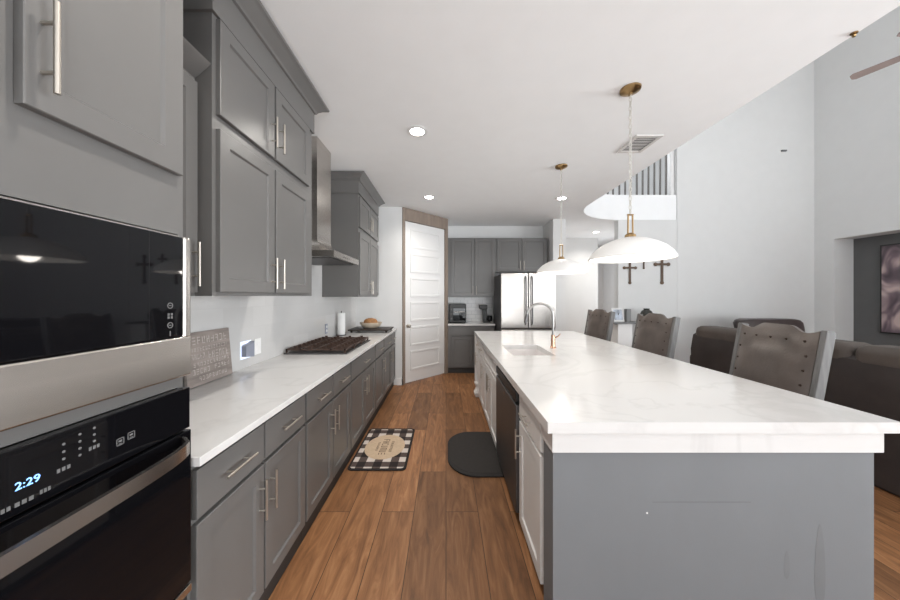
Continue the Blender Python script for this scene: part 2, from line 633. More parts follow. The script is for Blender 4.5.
hw = MB().box(2.225, 3.75, 7.4, 7.52, 0, CEIL).box(3.75, 7.4, 8.5, 8.6, 0, CEIL).box(4.45, 4.55, 5.77, 8.5, 0, CEIL)
struct('wall_hall', hw, M_WALL, 'white hallway walls under the balcony', 'wall')
struct('wall_cross', MB().box(3.23, 4.328, 5.623, 5.76, 0, CEIL), M_LIV, 'white wall with the hanging crosses under the balcony', 'wall')
struct('wall_far', MB().box(4.33, 7.4, 5.62, 5.76, 0, 6.2), M_LIV, 'tall white far wall of the living room', 'wall')
wr = MB().box(6.9, 7.24, 5.33, 5.62, 0, 6.2).box(6.9, 7.24, 2.3, 5.33, 2.44, 6.2).box(6.9, 7.24, 1.5, 2.3, 0, 6.2).box(6.9, 7.24, -2.6, -2.1, 0, 6.2)
wr.box(6.9, 7.24, -2.1, 1.5, 0, 0.35).box(6.9, 7.24, -2.1, 1.5, 2.65, 3.5).box(6.9, 7.24, -2.1, 1.5, 4.9, 6.2)
struct('wall_right', wr, M_LIV, 'tall white living room wall with a recessed niche', 'wall')
struct('wall_niche', MB().box(7.24, 7.4, 2.2, 5.45, 0, 2.6), M_ACCENT, 'dark grey back of the niche behind the canvas', 'wall')
struct('wall_loft', MB().box(-1.6, 7.4, 8.0, 8.1, 3.33, 6.2), M_WALL, 'white upstairs wall behind the balcony railing', 'wall')
# unseen wall behind the camera, with openings added to let light in
wb = MB().box(-1.6, 7.4, -2.72, -2.6, 0, 0.3).box(-1.6, -0.5, -2.72, -2.6, 0.3, 6.2).box(2.0, 2.9, -2.72, -2.6, 0.3, 6.2).box(6.3, 7.4, -2.72, -2.6, 0.3, 6.2).box(2.9, 6.3, -2.72, -2.6, 2.8, 6.2).box(-0.5, 2.0, -2.72, -2.6, 2.5, 6.2)
struct('wall_behind', wb, M_WALL, 'white wall behind the viewer with two tall windows added for light', 'wall')


def window(name, F, u0, u1, v0, v1, label):
    f = MB(F)
    for (a, b, c, d) in ((u0, u0 + .05, v0, v1), (u1 - .05, u1, v0, v1), (u0 + .05, u1 - .05, v0, v0 + .05), (u0 + .05, u1 - .05, v1 - .05, v1),
                         ((u0 + u1) / 2 - .03, (u0 + u1) / 2 + .03, v0 + .05, v1 - .05)):
        f.box(a, b, c, d, -.03, .03)
    wo = struct(name, f, M_TRIMW, label, 'window')
    MB(F).box(u0 + .04, u1 - .04, v0 + .04, v1 - .04, -.002, .002).build('pane', M_PANE, wo)


F_W = frame((0, -2.66, 0), (-1, 0, 0), (0, 0, 1), (0, 1, 0))
window('window_1', F_W, -2.0, 0.5, 0.3, 2.5, 'tall white window added behind the kitchen aisle to let light in')
F_R = frame((7.1, 0, 0), (0, -1, 0), (0, 0, 1), (-1, 0, 0))
window('window_4', F_W, -6.3, -2.9, 0.3, 2.8, 'wide white window added behind the sofa end to let light in')
window('window_2', F_R, -1.5, 2.1, 0.35, 2.65, 'wide white window in the living room right wall')
window('window_3', F_R, -1.5, 2.1, 3.5, 4.9, 'high white window above the wide living room window')
bb = MB().box(-0.79, -0.69, 4.805, 4.82, 0, 0.11).box(-0.705, -0.69, 4.805, 4.83, 0, 0.11)
struct('baseboard_pantry', bb, M_TRIMW, 'short white baseboard at the end of the grey cabinets', 'baseboard')
struct('baseboard_far', MB().box(4.33, 6.9, 5.605, 5.62, 0, 0.13), M_TRIMW, 'white baseboard along the living room far wall', 'baseboard')
struct('backsplash_left', MB().box(X_LEFT, X_LEFT + .008, 0.96, 4.82, 0.915, 1.9), M_SPLASH, 'pale glossy tiled backsplash behind the cooktop', 'backsplash')
struct('backsplash_back', MB().box(0.03, 0.95, Y_BACK - .008, Y_BACK, 0.915, 1.45), M_SUBWAY, 'white subway tile backsplash behind the coffee maker', 'backsplash')

# pantry door set across the corner
DL = math.hypot(0.73, 0.74)
du = Vector((0.73, 0.74, 0)) / DL
F_D = frame((-0.70, 4.82, 0), du, (0, 0, 1), (du.y, -du.x, 0))
tr = MB(F_D).box(0, 0.05, 0, CEIL - .002, -0.06, 0.012, 0.003).box(0.97, DL, 0, CEIL - .002, -0.06, 0.012, 0.003).box(0.05, 0.97, 2.655, CEIL - .002, -0.06, 0.012, 0.003)
struct('trim_1', tr, M_TAUPE, 'taupe wood surround of the white pantry door', 'trim')
d = MB(F_D).box(0.055, 0.965, 0.012, 2.65, -0.045, -0.012, 0.002)
for k in range(6):
    z0 = 0.2 + k * 0.405
    for (a0, a1) in ((0.17, 0.85),):
        d.shaker(a0, a1, z0, z0 + 0.32, -0.014, -0.003, 0.03, 0.008)
door = struct('door_1', d, M_TRIMW, 'white six panel pantry door set across the corner', 'door')
MB(F_D).lathe([(0.0, 0), (0.028, 0), (0.028, .006), (0.011, .01), (0.011, .035), (0.026, .045), (0.03, .056), (0.02, .068), (0, .07)], (0.115, 0.94, -0.012), 20).build('knob', M_NICKEL, door)

# balcony railing
rail = thing('railing', (3.7, 5.72, 3.33), 'balcony railing of slim upright balusters above the hallway, coloured grey as in shade', 'railing')
for i in range(13):
    x = 2.86 + i * 0.111
    y = 5.72 if x > 3.3 else 4.74 + 0.98 * math.sqrt(max(0, 1 - ((3.3 - x) / 1.0) ** 2)) + .02
    MB().box(x - .012, x + .012, y - .012, y + .012, 3.33, 4.24).build('baluster', M_BALUST, rail)
MB().box(2.85, 4.26, 5.69, 5.75, 4.24, 4.3, 0.01).build('handrail', M_BALUST, rail)
MB().box(4.25, 4.325, 5.68, 5.76, 3.33, 4.36, 0.006).build('newel_post', M_TRIMW, rail)

# ------------------------------------------------------------------ left run: oven tower
F = F_LEFT(-0.83)
TY0, TY1 = 0.195, 0.946
tw = thing('oven_cabinet', (-1.14, 0.575, 0), 'tall grey cabinet tower holding the built-in microwave and oven', 'cabinet')
b = MB().box(-1.45, -0.83, TY0, TY1, 0.1, 0.5).box(-1.45, -0.83, TY0, TY0 + .018, 0.5, 2.62).box(-1.45, -0.83, TY1 - .018, TY1, 0.5, 2.62)
b.box(-1.45, -0.83, TY0 + .018, TY1 - .018, 1.147, 1.18).box(-1.45, -0.83, TY0 + .018, TY1 - .018, 1.62, 2.62).box(-1.45, -1.43, TY0 + .018, TY1 - .018, 0.5, 1.62)
b.build('carcass', M_CAB, tw)
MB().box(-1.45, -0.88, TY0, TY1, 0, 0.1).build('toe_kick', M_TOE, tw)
MB(F).prism([(TY0 - .0, 2.62), (TY1, 2.62), (TY1, 2.85), (TY0, 2.85)], -0.62, 0.02).build('crown', M_CAB, tw)
for (a0, a1, hu) in ((0.21, 0.528, 0.49), (0.575, 0.925, 0.601)):
    dd = MB(F).shaker(a0, a1, 1.80, 2.58, 0.001, 0.021, 0.06).build('door', M_CAB, tw)
    MB(F).pull(hu, 1.927, 0.021, 0.185).build('handle', M_NICKEL, dd)
dr = MB(F).shaker(0.21, 0.92, 0.12, 0.48, 0.001, 0.021).build('drawer', M_CAB, tw)
MB(F).pull(0.565, 0.3, 0.021, 0.3, False).build('handle', M_NICKEL, dr)

# microwave
mw = thing('microwave', (-1.1, 0.575, 1.185), 'built-in microwave with black glass door above the wall oven', 'microwave')
MB().box(-1.35, -0.832, TY0 + .03, TY1 - .03, 1.19, 1.61).build('body', M_BLACK, mw)
MB(F).box(0.212, 0.915, 1.308, 1.608, 0.003, 0.028, 0.003).build('door', M_BGLASS, mw)
t = MB(F).box(0.205, 0.945, 1.184, 1.306, 0.002, 0.03, 0.006, 3).box(0.917, 0.945, 1.300, 1.612, 0.002, 0.03, 0.008, 3).box(0.205, 0.917, 1.61, 1.614, 0.002, 0.012)
t.build('trim_frame', M_STEEL, mw)
mp = MB(F).box(0.81, 0.8108, 1.31, 1.606, 0.0281, 0.0283).build('control_panel', M_BLACK, mw)
ic = MB(F)
for i, z in enumerate((1.402, 1.372, 1.345, 1.322)):
    if i in (0, 2):
        ic.lathe([(0.009, 0), (0.009, .0008), (0.0065, .0008), (0.0065, 0)], (0.872, z, 0.028), 20, close=True)
        ic.box(0.868, 0.876, z - .0012, z + .0012, 0.028, 0.0288)
    elif i == 1:
        for s in (-1, 1):
            ic.box(0.872 + s * .005 - .003, 0.872 + s * .005 + .003, z + .001, z + .008, 0.028, 0.0288)
            ic.box(0.872 + s * .005 - .003, 0.872 + s * .005 + .003, z - .008, z - .001, 0.028, 0.0288)
    else:
        ic.box(0.8705, 0.8735, z - .008, z + .006, 0.028, 0.0288)
ic.build('printed_lettering', M_GREYICON, mw)

# wall oven
ov = thing('wall_oven', (-1.1, 0.575, 0.5), 'built-in wall oven with black glass door and blue clock', 'oven')
MB().box(-1.35, -0.832, TY0 + .03, TY1 - .03, 0.51, 1.143).build('body', M_BLACK, ov)
MB(F).box(0.205, 0.945, 1.018, 1.145, 0.002, 0.024, 0.003).build('control_panel', M_BGLASS, ov)
od = MB(F).box(0.205, 0.945, 0.535, 1.012, 0.002, 0.028, 0.003).build('door', M_BGLASS, ov)
MB(F).box(0.205, 0.945, 0.505, 0.53, 0.002, 0.03, 0.003).build('lower_trim', M_STEEL, ov)
secs = []
for i in range(25):
    s = i / 24
    u = 0.24 + s * 0.67
    o = 0.028 + 0.062 * (1 - abs(2 * s - 1) ** 5) ** 0.5 if 0 < i < 24 else 0.03
    w = 0.018
    secs.append([(u, 0.985 - w, o), (u, 0.985 - w, o + .012), (u, 0.985 + w, o + .012), (u, 0.985 + w, o)])
MB(F).loft(secs).build('handle', M_STEEL, od)
text_mb('2:29', 0.021, F @ Matrix.Translation((0.578, 1.071, 0.0245))).build('clock_display', M_CLOCK, ov)
ic = MB(F)
zf = 0.0242
for u, zs in ((0.632, (1.118, 1.102, 1.087)), (0.66, (1.126, 1.110, 1.095, 1.080)), (0.687, (1.128, 1.113, 1.098))):
    for z in zs:
        ic.lathe([(0, .0008), (0.0028, .0008), (0.0028, 0)], (u, z, zf), 10)
for u, z, w in ((0.632, 1.066, .014), (0.687, 1.084, .013), (0.545, 1.038, .012), (0.573, 1.038, .016), (0.603, 1.04, .01)):
    for k in range(3):
        ic.box(u + (k - 1) * w * .6 - w * .2, u + (k - 1) * w * .6 + w * .2, z - .004, z + .004, zf, zf + .0006)
ic.build('printed_lettering', M_GREYICON, ov)
for u, z in ((0.742, 1.07), (0.768, 1.074)):
    ic = MB(F)
    for (a0, a1, b0, b1) in ((-.009, -.007, -.009, .009), (.007, .009, -.009, .009), (-.009, .009, .007, .009), (-.009, .009, -.009, -.007), (-.004, .004, -.001, .004), (-.004, .004, -.006, -.004)):
        ic.box(u + a0, u + a1, z + b0, z + b1, zf, zf + .0006)
    ic.build('icon', M_GREYICON, ov)

# ------------------------------------------------------------------ left run: base cabinets and worktop


def base_cab(name, label, F, u0, u1, doors, drawers, M, depth, bottom=0.115, top_d=(0.70, 0.862), dtop=0.682, toe=0.008, z1=0.882,
             handles=True, body_top=None, toe_m=None, group=None):
    """drawers: list of (u0,u1); doors: list of (u0,u1,side of the pull)"""
    c = F @ Vector(((u0 + u1) / 2, 0, -depth / 2))
    t = thing(name, c, label, 'cabinet', group)
    MB(F).box(u0, u1, 0.1 if bottom > 0.1 else bottom - .01, z1, -depth, 0).build('carcass', M, t)
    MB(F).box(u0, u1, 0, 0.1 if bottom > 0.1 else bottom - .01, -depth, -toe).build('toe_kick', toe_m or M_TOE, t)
    for (a, b) in drawers:
        d = MB(F).box(a, b, top_d[0], top_d[1], 0.001, 0.021, 0.003).build('drawer', M, t)
        if handles:
            MB(F).pull((a + b) / 2, (top_d[0] + top_d[1]) / 2, 0.021, 0.17 if b - a > .3 else .12, False).build('handle', M_NICKEL, d)
    for (a, b, s) in doors:
        d = MB(F).shaker(a, b, bottom, dtop, 0.001, 0.021).build('door', M, t)
        if handles:
            MB(F).pull(b - 0.032 if s > 0 else a + 0.032, 0.545, 0.021, 0.175).build('handle', M_NICKEL, d)
    return t


G = 'grey base cabinets under the long counter'
g = 0.012
base_cab('base_cabinet', 'grey base cabinet standing right against the oven tower', F, 0.962, 1.735,
         [(0.975, 1.335, 1), (1.347, 1.725, -1)], [(0.975, 1.335), (1.347, 1.725)], M_CAB, 0.61, group=G)
base_cab('base_cabinet', 'grey base cabinet second from the oven tower, in front of the cooktop', F, 1.737, 2.555,
         [(1.748, 2.145, 1), (2.158, 2.545, -1)], [(1.748, 2.145), (2.158, 2.545)], M_CAB, 0.61, group=G)
base_cab('base_cabinet', 'grey base cabinet with one wide drawer front beneath the cooktop', F, 2.557, 3.445,
         [(2.568, 2.995, 1), (3.005, 3.435, -1)], [(2.568, 3.435)], M_CAB, 0.61, group=G)
base_cab('base_cabinet', 'grey base cabinet just beyond the cooktop', F, 3.447, 3.915,
         [(3.458, 3.905, 1)], [(3.458, 3.905)], M_CAB, 0.61, group=G)
base_cab('base_cabinet', 'grey base cabinet at the far end by the pantry wall', F, 3.917, 4.8,
         [(3.928, 4.42, 1), (4.432, 4.79, -1)], [(3.928, 4.42), (4.432, 4.79)], M_CAB, 0.61, group=G)
ct = MB().box(X_LEFT + .009, -0.785, 0.957, 4.818, 0.884, 0.915, 0.003)
tag(ct.build('countertop', M_QUARTZ), 'long white quartz countertop along the left grey cabinets', 'countertop')

# ------------------------------------------------------------------ left run: wall cabinets


def crown(path, prof, sides):
    """profile swept along an axis-aligned path; sides = outward normals of each segment"""
    secs = []
    for i, p in enumerate(path):
        a = sides[max(i - 1, 0)]
        b = sides[min(i, len(sides) - 1)]
        n = (a[0] + (b[0] if b != a else 0), a[1] + (b[1] if b != a else 0))
        secs.append([(p[0] + n[0] * d, p[1] + n[1] * d, z) for d, z in prof])
    return MB().loft(secs)


def wall_cab(label, y0, y1, xf, zb, zt, ds, us, split, crown_z):
    t = thing('wall_cabinet', (-1.2, (y0 + y1) / 2, zb), label, 'cabinet', 'grey wall cabinets on the left wall')
    Fw = F_LEFT(xf)
    xw = X_LEFT + .010
    MB(Fw).box(y0, y1, zb, crown_z, -(xf - xw), 0).build('carcass', M_CAB, t)
    for (a, b, s) in ds:
        d = MB(Fw).shaker(a, b, zb + .018, split[0], 0.001, 0.021).build('door', M_CAB, t)
        MB(Fw).pull(b - .03 if s > 0 else a + .03, zb + .125, 0.021, 0.17).build('handle', M_NICKEL, d)
    for (a, b, s) in us:
        d = MB(Fw).shaker(a, b, split[1], zt, 0.001, 0.021).build('door', M_CAB, t)
        MB(Fw).pull(b - .03 if s > 0 else a + .03, split[1] + .13, 0.021, 0.17).build('handle', M_NICKEL, d)
    z = crown_z
    prof = [(0, z - .22), (0.014, z - .22), (0.014, z - .075), (0.026, z - .07), (0.034, z - .055), (0.07, z - .022), (0.092, z - .012), (0.095, z), (0, z)]
    crown([(xw, y0), (xf, y0), (xf, y1), (xw, y1)], prof, [(0, -1), (1, 0), (0, 1)]).build('crown', M_CAB, t)
    return t


wall_cab('stacked grey wall cabinet with four doors beside the range hood', 1.262, 2.2, -0.985, 1.43, 2.615,
         [(1.283, 1.690, 1), (1.705, 2.125, -1)], [(1.283, 1.690, 1), (1.705, 2.125, -1)], (2.145, 2.205), 2.845)
wall_cab('stacked grey wall cabinet beyond the hood, next to the pantry', 3.5, 4.5, -1.027, 1.42, 2.6,
         [(3.52, 3.985, 1), (4.0, 4.48, -1)], [(3.52, 3.985, 1), (4.0, 4.48, -1)], (2.18, 2.24), 2.85)
# lower, shallower cabinet between tower and stacked cabinet
nc = thing('wall_cabinet', (-1.25, 1.1, 1.43), 'low grey single door wall cabinet beside the oven tower', 'cabinet', 'grey wall cabinets on the left wall')
Fn = F_LEFT(-1.055)
MB(Fn).box(0.952, 1.26, 1.43, 2.36, -(-1.055 - (X_LEFT + .01)), 0).build('carcass', M_CAB, nc)
dd = MB(Fn).shaker(0.964, 1.25, 1.445, 2.32, 0.001, 0.021).build('door', M_CAB, nc)
MB(Fn).pull(1.222, 1.56, 0.021, 0.18).build('handle', M_NICKEL, dd)
MB(Fn).loft([[(u, 2.345, 0), (u, 2.36, .02), (u, 2.395, .06), (u, 2.405, .068), (u, 2.405, -.38), (u, 2.36, -.38)] for u in (0.952, 1.26)]).build('crown', M_CAB, nc)

# ------------------------------------------------------------------ hood, cooktop and counter items
hd = thing('range_hood', (-1.2, 2.9, 1.765), 'stainless steel chimney range hood between the grey wall cabinets', 'range hood')
xw = X_LEFT + .010


def rect(x1, y0, y1, z):
    return [(xw, y0, z), (x1, y0, z), (x1, y1, z), (xw, y1, z)]


MB().loft([rect(-0.95, 2.54, 3.27, 1.765), rect(-0.95, 2.54, 3.27, 1.82)]).build('canopy', M_STEEL, hd)
MB().box(-1.40, -0.99, 2.6, 3.21, 1.758, 1.764).build('filter', M_STEELD, hd)
secs = []
for i in range(9):
    s = i / 8
    k = (1 - s) ** 2.4
    secs.append(rect(-1.152 + k * 0.17, 2.68 - k * 0.12, 3.0 + k * 0.25, 1.821 + s * 0.13))
secs.append(rect(-1.152, 2.68, 3.0, CEIL - .002))
MB().loft(secs).build('chimney', M_STEEL, hd, smooth=30)
for k in range(4):
    MB(F_LEFT(-0.95)).lathe([(0, .003), (0.006, .003), (0.006, 0)], (2.8 + k * .05, 1.792, 0), 12).build('button', M_STEELD, hd)

cx0, cx1, cy0, cy1, CT = -1.43, -0.87, 2.64, 3.46, 0.9155
ck = thing('cooktop', (-1.13, 3.06, CT), 'black gas cooktop with iron grates set in the left counter', 'cooktop')
MB().box(cx0, cx1, cy0, cy1, CT, CT + .012, 0.004).build('plate', M_STEELD, ck)
n3 = (cy1 - cy0 - .03) / 3
for i in range(3):
    y0 = cy0 + .015 + i * n3
    y1 = y0 + n3 - .006
    gm = MB()
    z0, z1 = CT + .032, CT + .046
    x0, x1 = cx0 + .01, cx1 - .02
    for (a, b_, c, d_) in ((x0, x0 + .013, y0, y1), (x1 - .013, x1, y0, y1), (x0, x1, y0, y0 + .013), (x0, x1, y1 - .013, y1)):
        gm.box(a, b_, c, d_, z0, z1)
    for k in range(1, 4):
        yy = y0 + (y1 - y0) * k / 4
        gm.box(x0, x1, yy - .006, yy + .006, z0, z1)
    for k in range(1, 4):
        xx = x0 + (x1 - x0) * k / 4
        gm.box(xx - .006, xx + .006, y0, y1, z0, z1)
    for k in range(4):       # raised fingers
        for q in range(3):
            xx = x0 + (x1 - x0) * (k + .5) / 4
            yy = y0 + (y1 - y0) * (q + .5) / 3
            gm.box(xx - .014, xx + .014, yy - .004, yy + .004, z1 - .004, z1 + .02)
    for xx in (x0, x1 - .013):
        for yy in (y0, y1 - .013):
            gm.box(xx, xx + .013, yy, yy + .013, CT + .012, z0)
    gm.build('grate', M_IRON, ck)
for (x, y, r) in ((-1.27, 2.8, .045), (-1.05, 2.8, .04), (-1.16, 3.06, .058), (-1.27, 3.32, .04), (-1.05, 3.32, .045)):
    MB().lathe([(0, .03), (r * .8, .03), (r * .85, .022), (r, .02), (r, .012), (r * 1.25, .012), (r * 1.25, .005), (0, .005)], (x, y, CT + .007), 24).build('burner', M_IRON, ck)
for k in range(5):
    MB().lathe([(0, .03), (0.016, .03), (0.019, .002), (0.019, 0)], (-0.925, 2.78 + k * .14, CT + .0), 16).build('knob', M_IRON, ck)

# board sign leaning on the backsplash
th = math.radians(5)
F_S = frame((-1.425, 1.655, 0.917), (0, 1, 0), (-math.sin(th), 0, math.cos(th)), (math.cos(th), 0, math.sin(th)))
sg = thing('wooden_sign', (-1.40, 1.80, 0.916), 'grey weathered board sign with white lettering leaning on the backsplash', 'sign')
MB(F_S).box(-.02, 0.325, 0.0, 0.305, 0, 0.018, 0.002).build('board', M_SIGN, sg)
ink = MB(F_S)
rnd = random.Random(3)
rows = [(0.235, .042, 0.0, 0.305, 9), (0.195, .02, 0.0, 0.305, 15), (0.15, .03, 0.02, 0.12, 5), (0.14, .04, 0.14, 0.31, 6),
        (0.108, .022, 0.03, 0.31, 12), (0.065, .03, 0.02, 0.15, 5), (0.07, .026, 0.18, 0.31, 5), (0.025, .024, 0.06, 0.28, 9)]
for v, h, a0, a1, n in rows:       # lettering too worn to read: letter-like strokes
    w = (a1 - a0) / n
    for k in range(n):
        u = a0 + k * w
        s = w * .16
        for (p, q, r_, e_) in rnd.sample([(0, s, 0, h), (w * .62 - s, w * .62, 0, h), (0, w * .62, h - s, h), (0, w * .62, 0, s), (0, w * .62, h * .45, h * .45 + s)], 3):
            ink.box(u + p, u + q, v + r_, v + e_, 0.018, 0.0186)
ink.build('lettering', M_SIGNINK, sg)


def outlet(y, z, label, dark=False):
    t = thing('wall_outlet', (X_LEFT + .0085, y, z), label, 'outlet', 'outlets in the left backsplash')
    Fo = F_LEFT(X_LEFT + .0085)
    MB(Fo).box(y - .038, y + .038, z - .06, z + .06, 0, 0.006, 0.002).build('plate', M_PLATE if not dark else M_GPLATE, t)
    for s in (-1, 1):
        MB(Fo).lathe([(0, .003), (0.015, .003), (0.016, 0)], (y, z + s * .024, 0.006), 16).build('socket', M_PLATE, t)
    return t


outlet(2.30, 1.045, 'white outlet plate beside the glowing night light')
outlet(3.62, 1.035, 'grey outlet plate behind the far corner of the cooktop', True)
nl = thing('night_light', (X_LEFT + .0085, 2.16, 1.0), 'small grey plug-in night light glowing on the backsplash', 'night light')
Fo = F_LEFT(X_LEFT + .0085)
MB(Fo).prism([(2.115, 1.0), (2.205, 0.985), (2.205, 1.1), (2.185, 1.085), (2.13, 1.085), (2.115, 1.075)], 0.003, 0.04, 0.004).build('body', M_GPLATE, nl)
MB(Fo).box(2.11, 2.222, 0.98, 1.105, 0, 0.003).build('halo_plate', M_NIGHT, nl)  # emissive plate draws the halo around the night light

pt = thing('paper_towel_roll', (-1.37, 3.93, 0.916), 'white paper towel roll standing beyond the cooktop', 'paper towel')
MB().lathe([(0.018, 0.012), (0.046, 0.012), (0.048, 0.02), (0.048, 0.285), (0.046, 0.292), (0.018, 0.292)], (-1.37, 3.93, 0.916), 28, close=True).build('roll', M_PAPER, pt)
MB().lathe([(0, 0), (0.062, 0), (0.062, 0.012), (0, 0.012)], (-1.37, 3.93, 0.916), 24).tube([(-1.37, 3.93, 0.92), (-1.37, 3.93, 1.235)], 0.006).build('holder', M_STEELD, pt)

ty = thing('serving_board', (-1.07, 4.4, 0.916), 'dark footed wooden board holding the bread bowl on the counter', 'board')
MB().box(-1.37, -0.80, 4.18, 4.6, 0.943, 0.962, 0.005).build('top', M_TRAY, ty)
for x in (-1.33, -0.84):
    for y in (4.22, 4.56):
        MB().lathe([(0, 0), (0.014, 0), (0.017, .028), (0, .028)], (x, y, 0.916), 14).build('foot', M_TRAY, ty)
bw = MB().lathe([(0, .004), (0.09, .004), (0.13, .03), (0.155, .07), (0.16, .085), (0.15, .083), (0.125, .04), (0.085, .016), (0, .016)], (-1.1, 4.4, 0.962), 36)
tag(bw.build('bowl', M_BOWL), 'cream ceramic bowl on the dark board', 'bowl')
br = MB()
br.loft([[(-1.105 + 0.085 * math.cos(a) * r, 4.4 + 0.07 * math.sin(a) * r, 0.985 + h) for a in [2 * PI * k / 18 for k in range(18)]]
         for h, r in ((0, .6), (.015, 1.0), (.05, 1.25), (.09, 1.1), (.11, .8), (.12, .36))])
tag(br.build('bread_loaf', M_BREAD, smooth=80), 'browned round loaf of bread in the cream bowl', 'bread')

# ------------------------------------------------------------------ back wall kitchen
FB = F_BACK(5.79)
gw = 'grey wall cabinets on the back wall'
t = thing('wall_cabinet', (0.5, 5.97, 1.41), 'grey two door wall cabinet above the toaster oven', 'cabinet', gw)
MB(FB).box(0.035, 0.955, 1.41, 2.55, -0.345, 0).build('carcass', M_CAB, t)
for a, b, s in ((0.10, 0.545, 1), (0.555, 0.945, -1)):
    d = MB(FB).shaker(a, b, 1.43, 2.53, 0.001, 0.021).build('door', M_CAB, t)
    MB(FB).pull(b - .03 if s > 0 else a + .03, 1.54, 0.021, 0.17).build('handle', M_NICKEL, d)
t = thing('wall_cabinet', (1.45, 5.97, 1.89), 'grey two door wall cabinet above the refrigerator', 'cabinet', gw)
MB(FB).box(0.957, 1.96, 1.89, 2.55, -0.345, 0).build('carcass', M_CAB, t)
for a, b, s in ((0.985, 1.455, 1), (1.465, 1.94, -1)):
    d = MB(FB).shaker(a, b, 1.91, 2.53, 0.001, 0.021).build('door', M_CAB, t)
    MB(FB).pull(b - .03 if s > 0 else a + .03, 2.02, 0.021, 0.17).build('handle', M_NICKEL, d)
base_cab('base_cabinet', 'grey base cabinet under the toaster oven and coffee maker', F_BACK(5.56), 0.035, 0.9,
         [(0.1, 0.49, 1), (0.5, 0.89, -1)], [(0.1, 0.89)], M_CAB, 0.57, handles=False)
tag(MB().box(0.032, 0.905, 5.51, Y_BACK - .01, 0.884, 0.915, 0.003).build('countertop', M_QUARTZ), 'short white countertop under the coffee maker', 'countertop')

to = thing('toaster_oven', (0.22, 5.8, 0.916), 'black toaster oven on the short back counter', 'toaster oven')
MB().box(0.06, 0.385, 5.68, 6.0, 0.93, 1.28, 0.012).build('body', M_BLACK, to)
MB(F_BACK(5.68)).box(0.135, 0.365, 0.965, 1.2, 0.001, 0.012, 0.003).build('door', M_BGLASS, to)
MB(F_BACK(5.68)).tube([(0.15, 1.13, 0.03), (0.35, 1.13, 0.03)], 0.008).tube([(0.16, 1.13, .01), (.16, 1.13, .03)], .005).tube([(0.34, 1.13, .01), (.34, 1.13, .03)], .005).build('handle', M_STEEL, to)
for k in range(3):
    MB(F_BACK(5.68)).lathe([(0, .018), (0.012, .018), (0.014, 0)], (0.1, 1.0 + k * .09, 0.0), 14).build('knob', M_STEELD, to)
for x in (0.09, 0.355):
    for y in (5.71, 5.97):
        MB().lathe([(0, 0), (0.012, 0), (0.012, .016), (0, .016)], (x, y, 0.916), 10).build('foot', M_BLACK, to)

cm = thing('coffee_maker', (0.78, 5.82, 0.916), 'black coffee maker beside the refrigerator on the back counter', 'coffee maker')
MB().box(0.72, 0.86, 5.78, 5.98, 0.916, 0.945, 0.008).box(0.72, 0.80, 5.86, 5.98, 0.94, 1.24, 0.01).build('body', M_BLACK, cm)
MB().box(0.66, 0.80, 5.78, 5.98, 1.17, 1.26, 0.012).build('head', M_BLACK, cm)
MB().lathe([(0, 0), (0.045, 0), (0.055, .03), (0.05, .09), (0.035, .11), (0, .11)], (0.845, 5.80, 0.946), 20).build('carafe', M_BGLASS, cm)

fr = thing('refrigerator', (1.39, 5.45, 0), 'tall stainless french door refrigerator at the back of the kitchen', 'refrigerator')
MB().box(0.925, 1.85, 5.10, 5.85, 0.02, 1.80, 0.004).build('body', M_STEELD, fr)
Ff = F_BACK(5.10)
for a, b, hx in ((0.927, 1.383, 1.335), (1.391, 1.848, 1.44)):
    d = MB(Ff).box(a, b, 0.885, 1.815, 0.004, 0.055, 0.012, 3).build('door', M_STEEL, fr)
    MB(Ff).tube([(hx, 0.95, .055), (hx, 0.97, .095), (hx, 1.1, .105), (hx, 1.6, .105), (hx, 1.74, .095), (hx, 1.76, .055)], 0.011).build('handle', M_STEELD, d)
d = MB(Ff).box(0.927, 1.848, 0.06, 0.862, 0.004, 0.055, 0.012, 3).build('drawer', M_STEEL, fr)
MB(Ff).tube([(0.98, .8, .055), (1.0, .8, .1), (1.78, .8, .1), (1.8, .8, .055)], 0.011).build('handle', M_STEEL, d)
MB(Ff).box(0.93, 1.845, 0.864, 0.883, 0.0, 0.03).build('dark_gap_strip', M_BLACK, fr)  # black strip paints the dark gap between doors and drawer

# ------------------------------------------------------------------ island
IX0, IX1, IY0, IY1 = 0.415, 1.86, 1.222, 4.41
SX0, SX1, SY0, SY1 = 0.58, 0.955, 2.595, 3.15
top = MB()
Zt, Zb = 0.915, 0.87
xs, ys = [IX0, SX0, SX1, IX1], [IY0, SY0, SY1, IY1]
tb = bmesh.new()
gv = {}
for k, z in ((0, Zb), (1, Zt)):
    for i, x in enumerate(xs):
        for j, y in enumerate(ys):
            gv[i, j, k] = tb.verts.new((x, y, z))
for i in range(3):
    for j in range(3):
        if (i, j) == (1, 1):
            continue
        tb.faces.new((gv[i, j, 1], gv[i + 1, j, 1], gv[i + 1, j + 1, 1], gv[i, j + 1, 1]))
        tb.faces.new((gv[i, j, 0], gv[i, j + 1, 0], gv[i + 1, j + 1, 0], gv[i + 1, j, 0]))
for j in range(3):
    for i in (0, 3):
        tb.faces.new((gv[i, j, 0], gv[i, j + 1, 0], gv[i, j + 1, 1], gv[i, j, 1]))
for i in range(3):
    for j in (0, 3):
        tb.faces.new((gv[i, j, 0], gv[i + 1, j, 0], gv[i + 1, j, 1], gv[i, j, 1]))
for q in ((1, 1, 2, 1), (1, 2, 2, 2), (1, 1, 1, 2), (2, 1, 2, 2)):
    tb.faces.new((gv[q[0], q[1], 0], gv[q[2], q[3], 0], gv[q[2], q[3], 1], gv[q[0], q[1], 1]))
bmesh.ops.dissolve_limit(tb, angle_limit=0.01, verts=tb.verts, edges=tb.edges)
top._add(tb)
tag(top.build('island_countertop', M_QUARTZ), 'large white quartz island countertop with the sink cut into it', 'countertop')

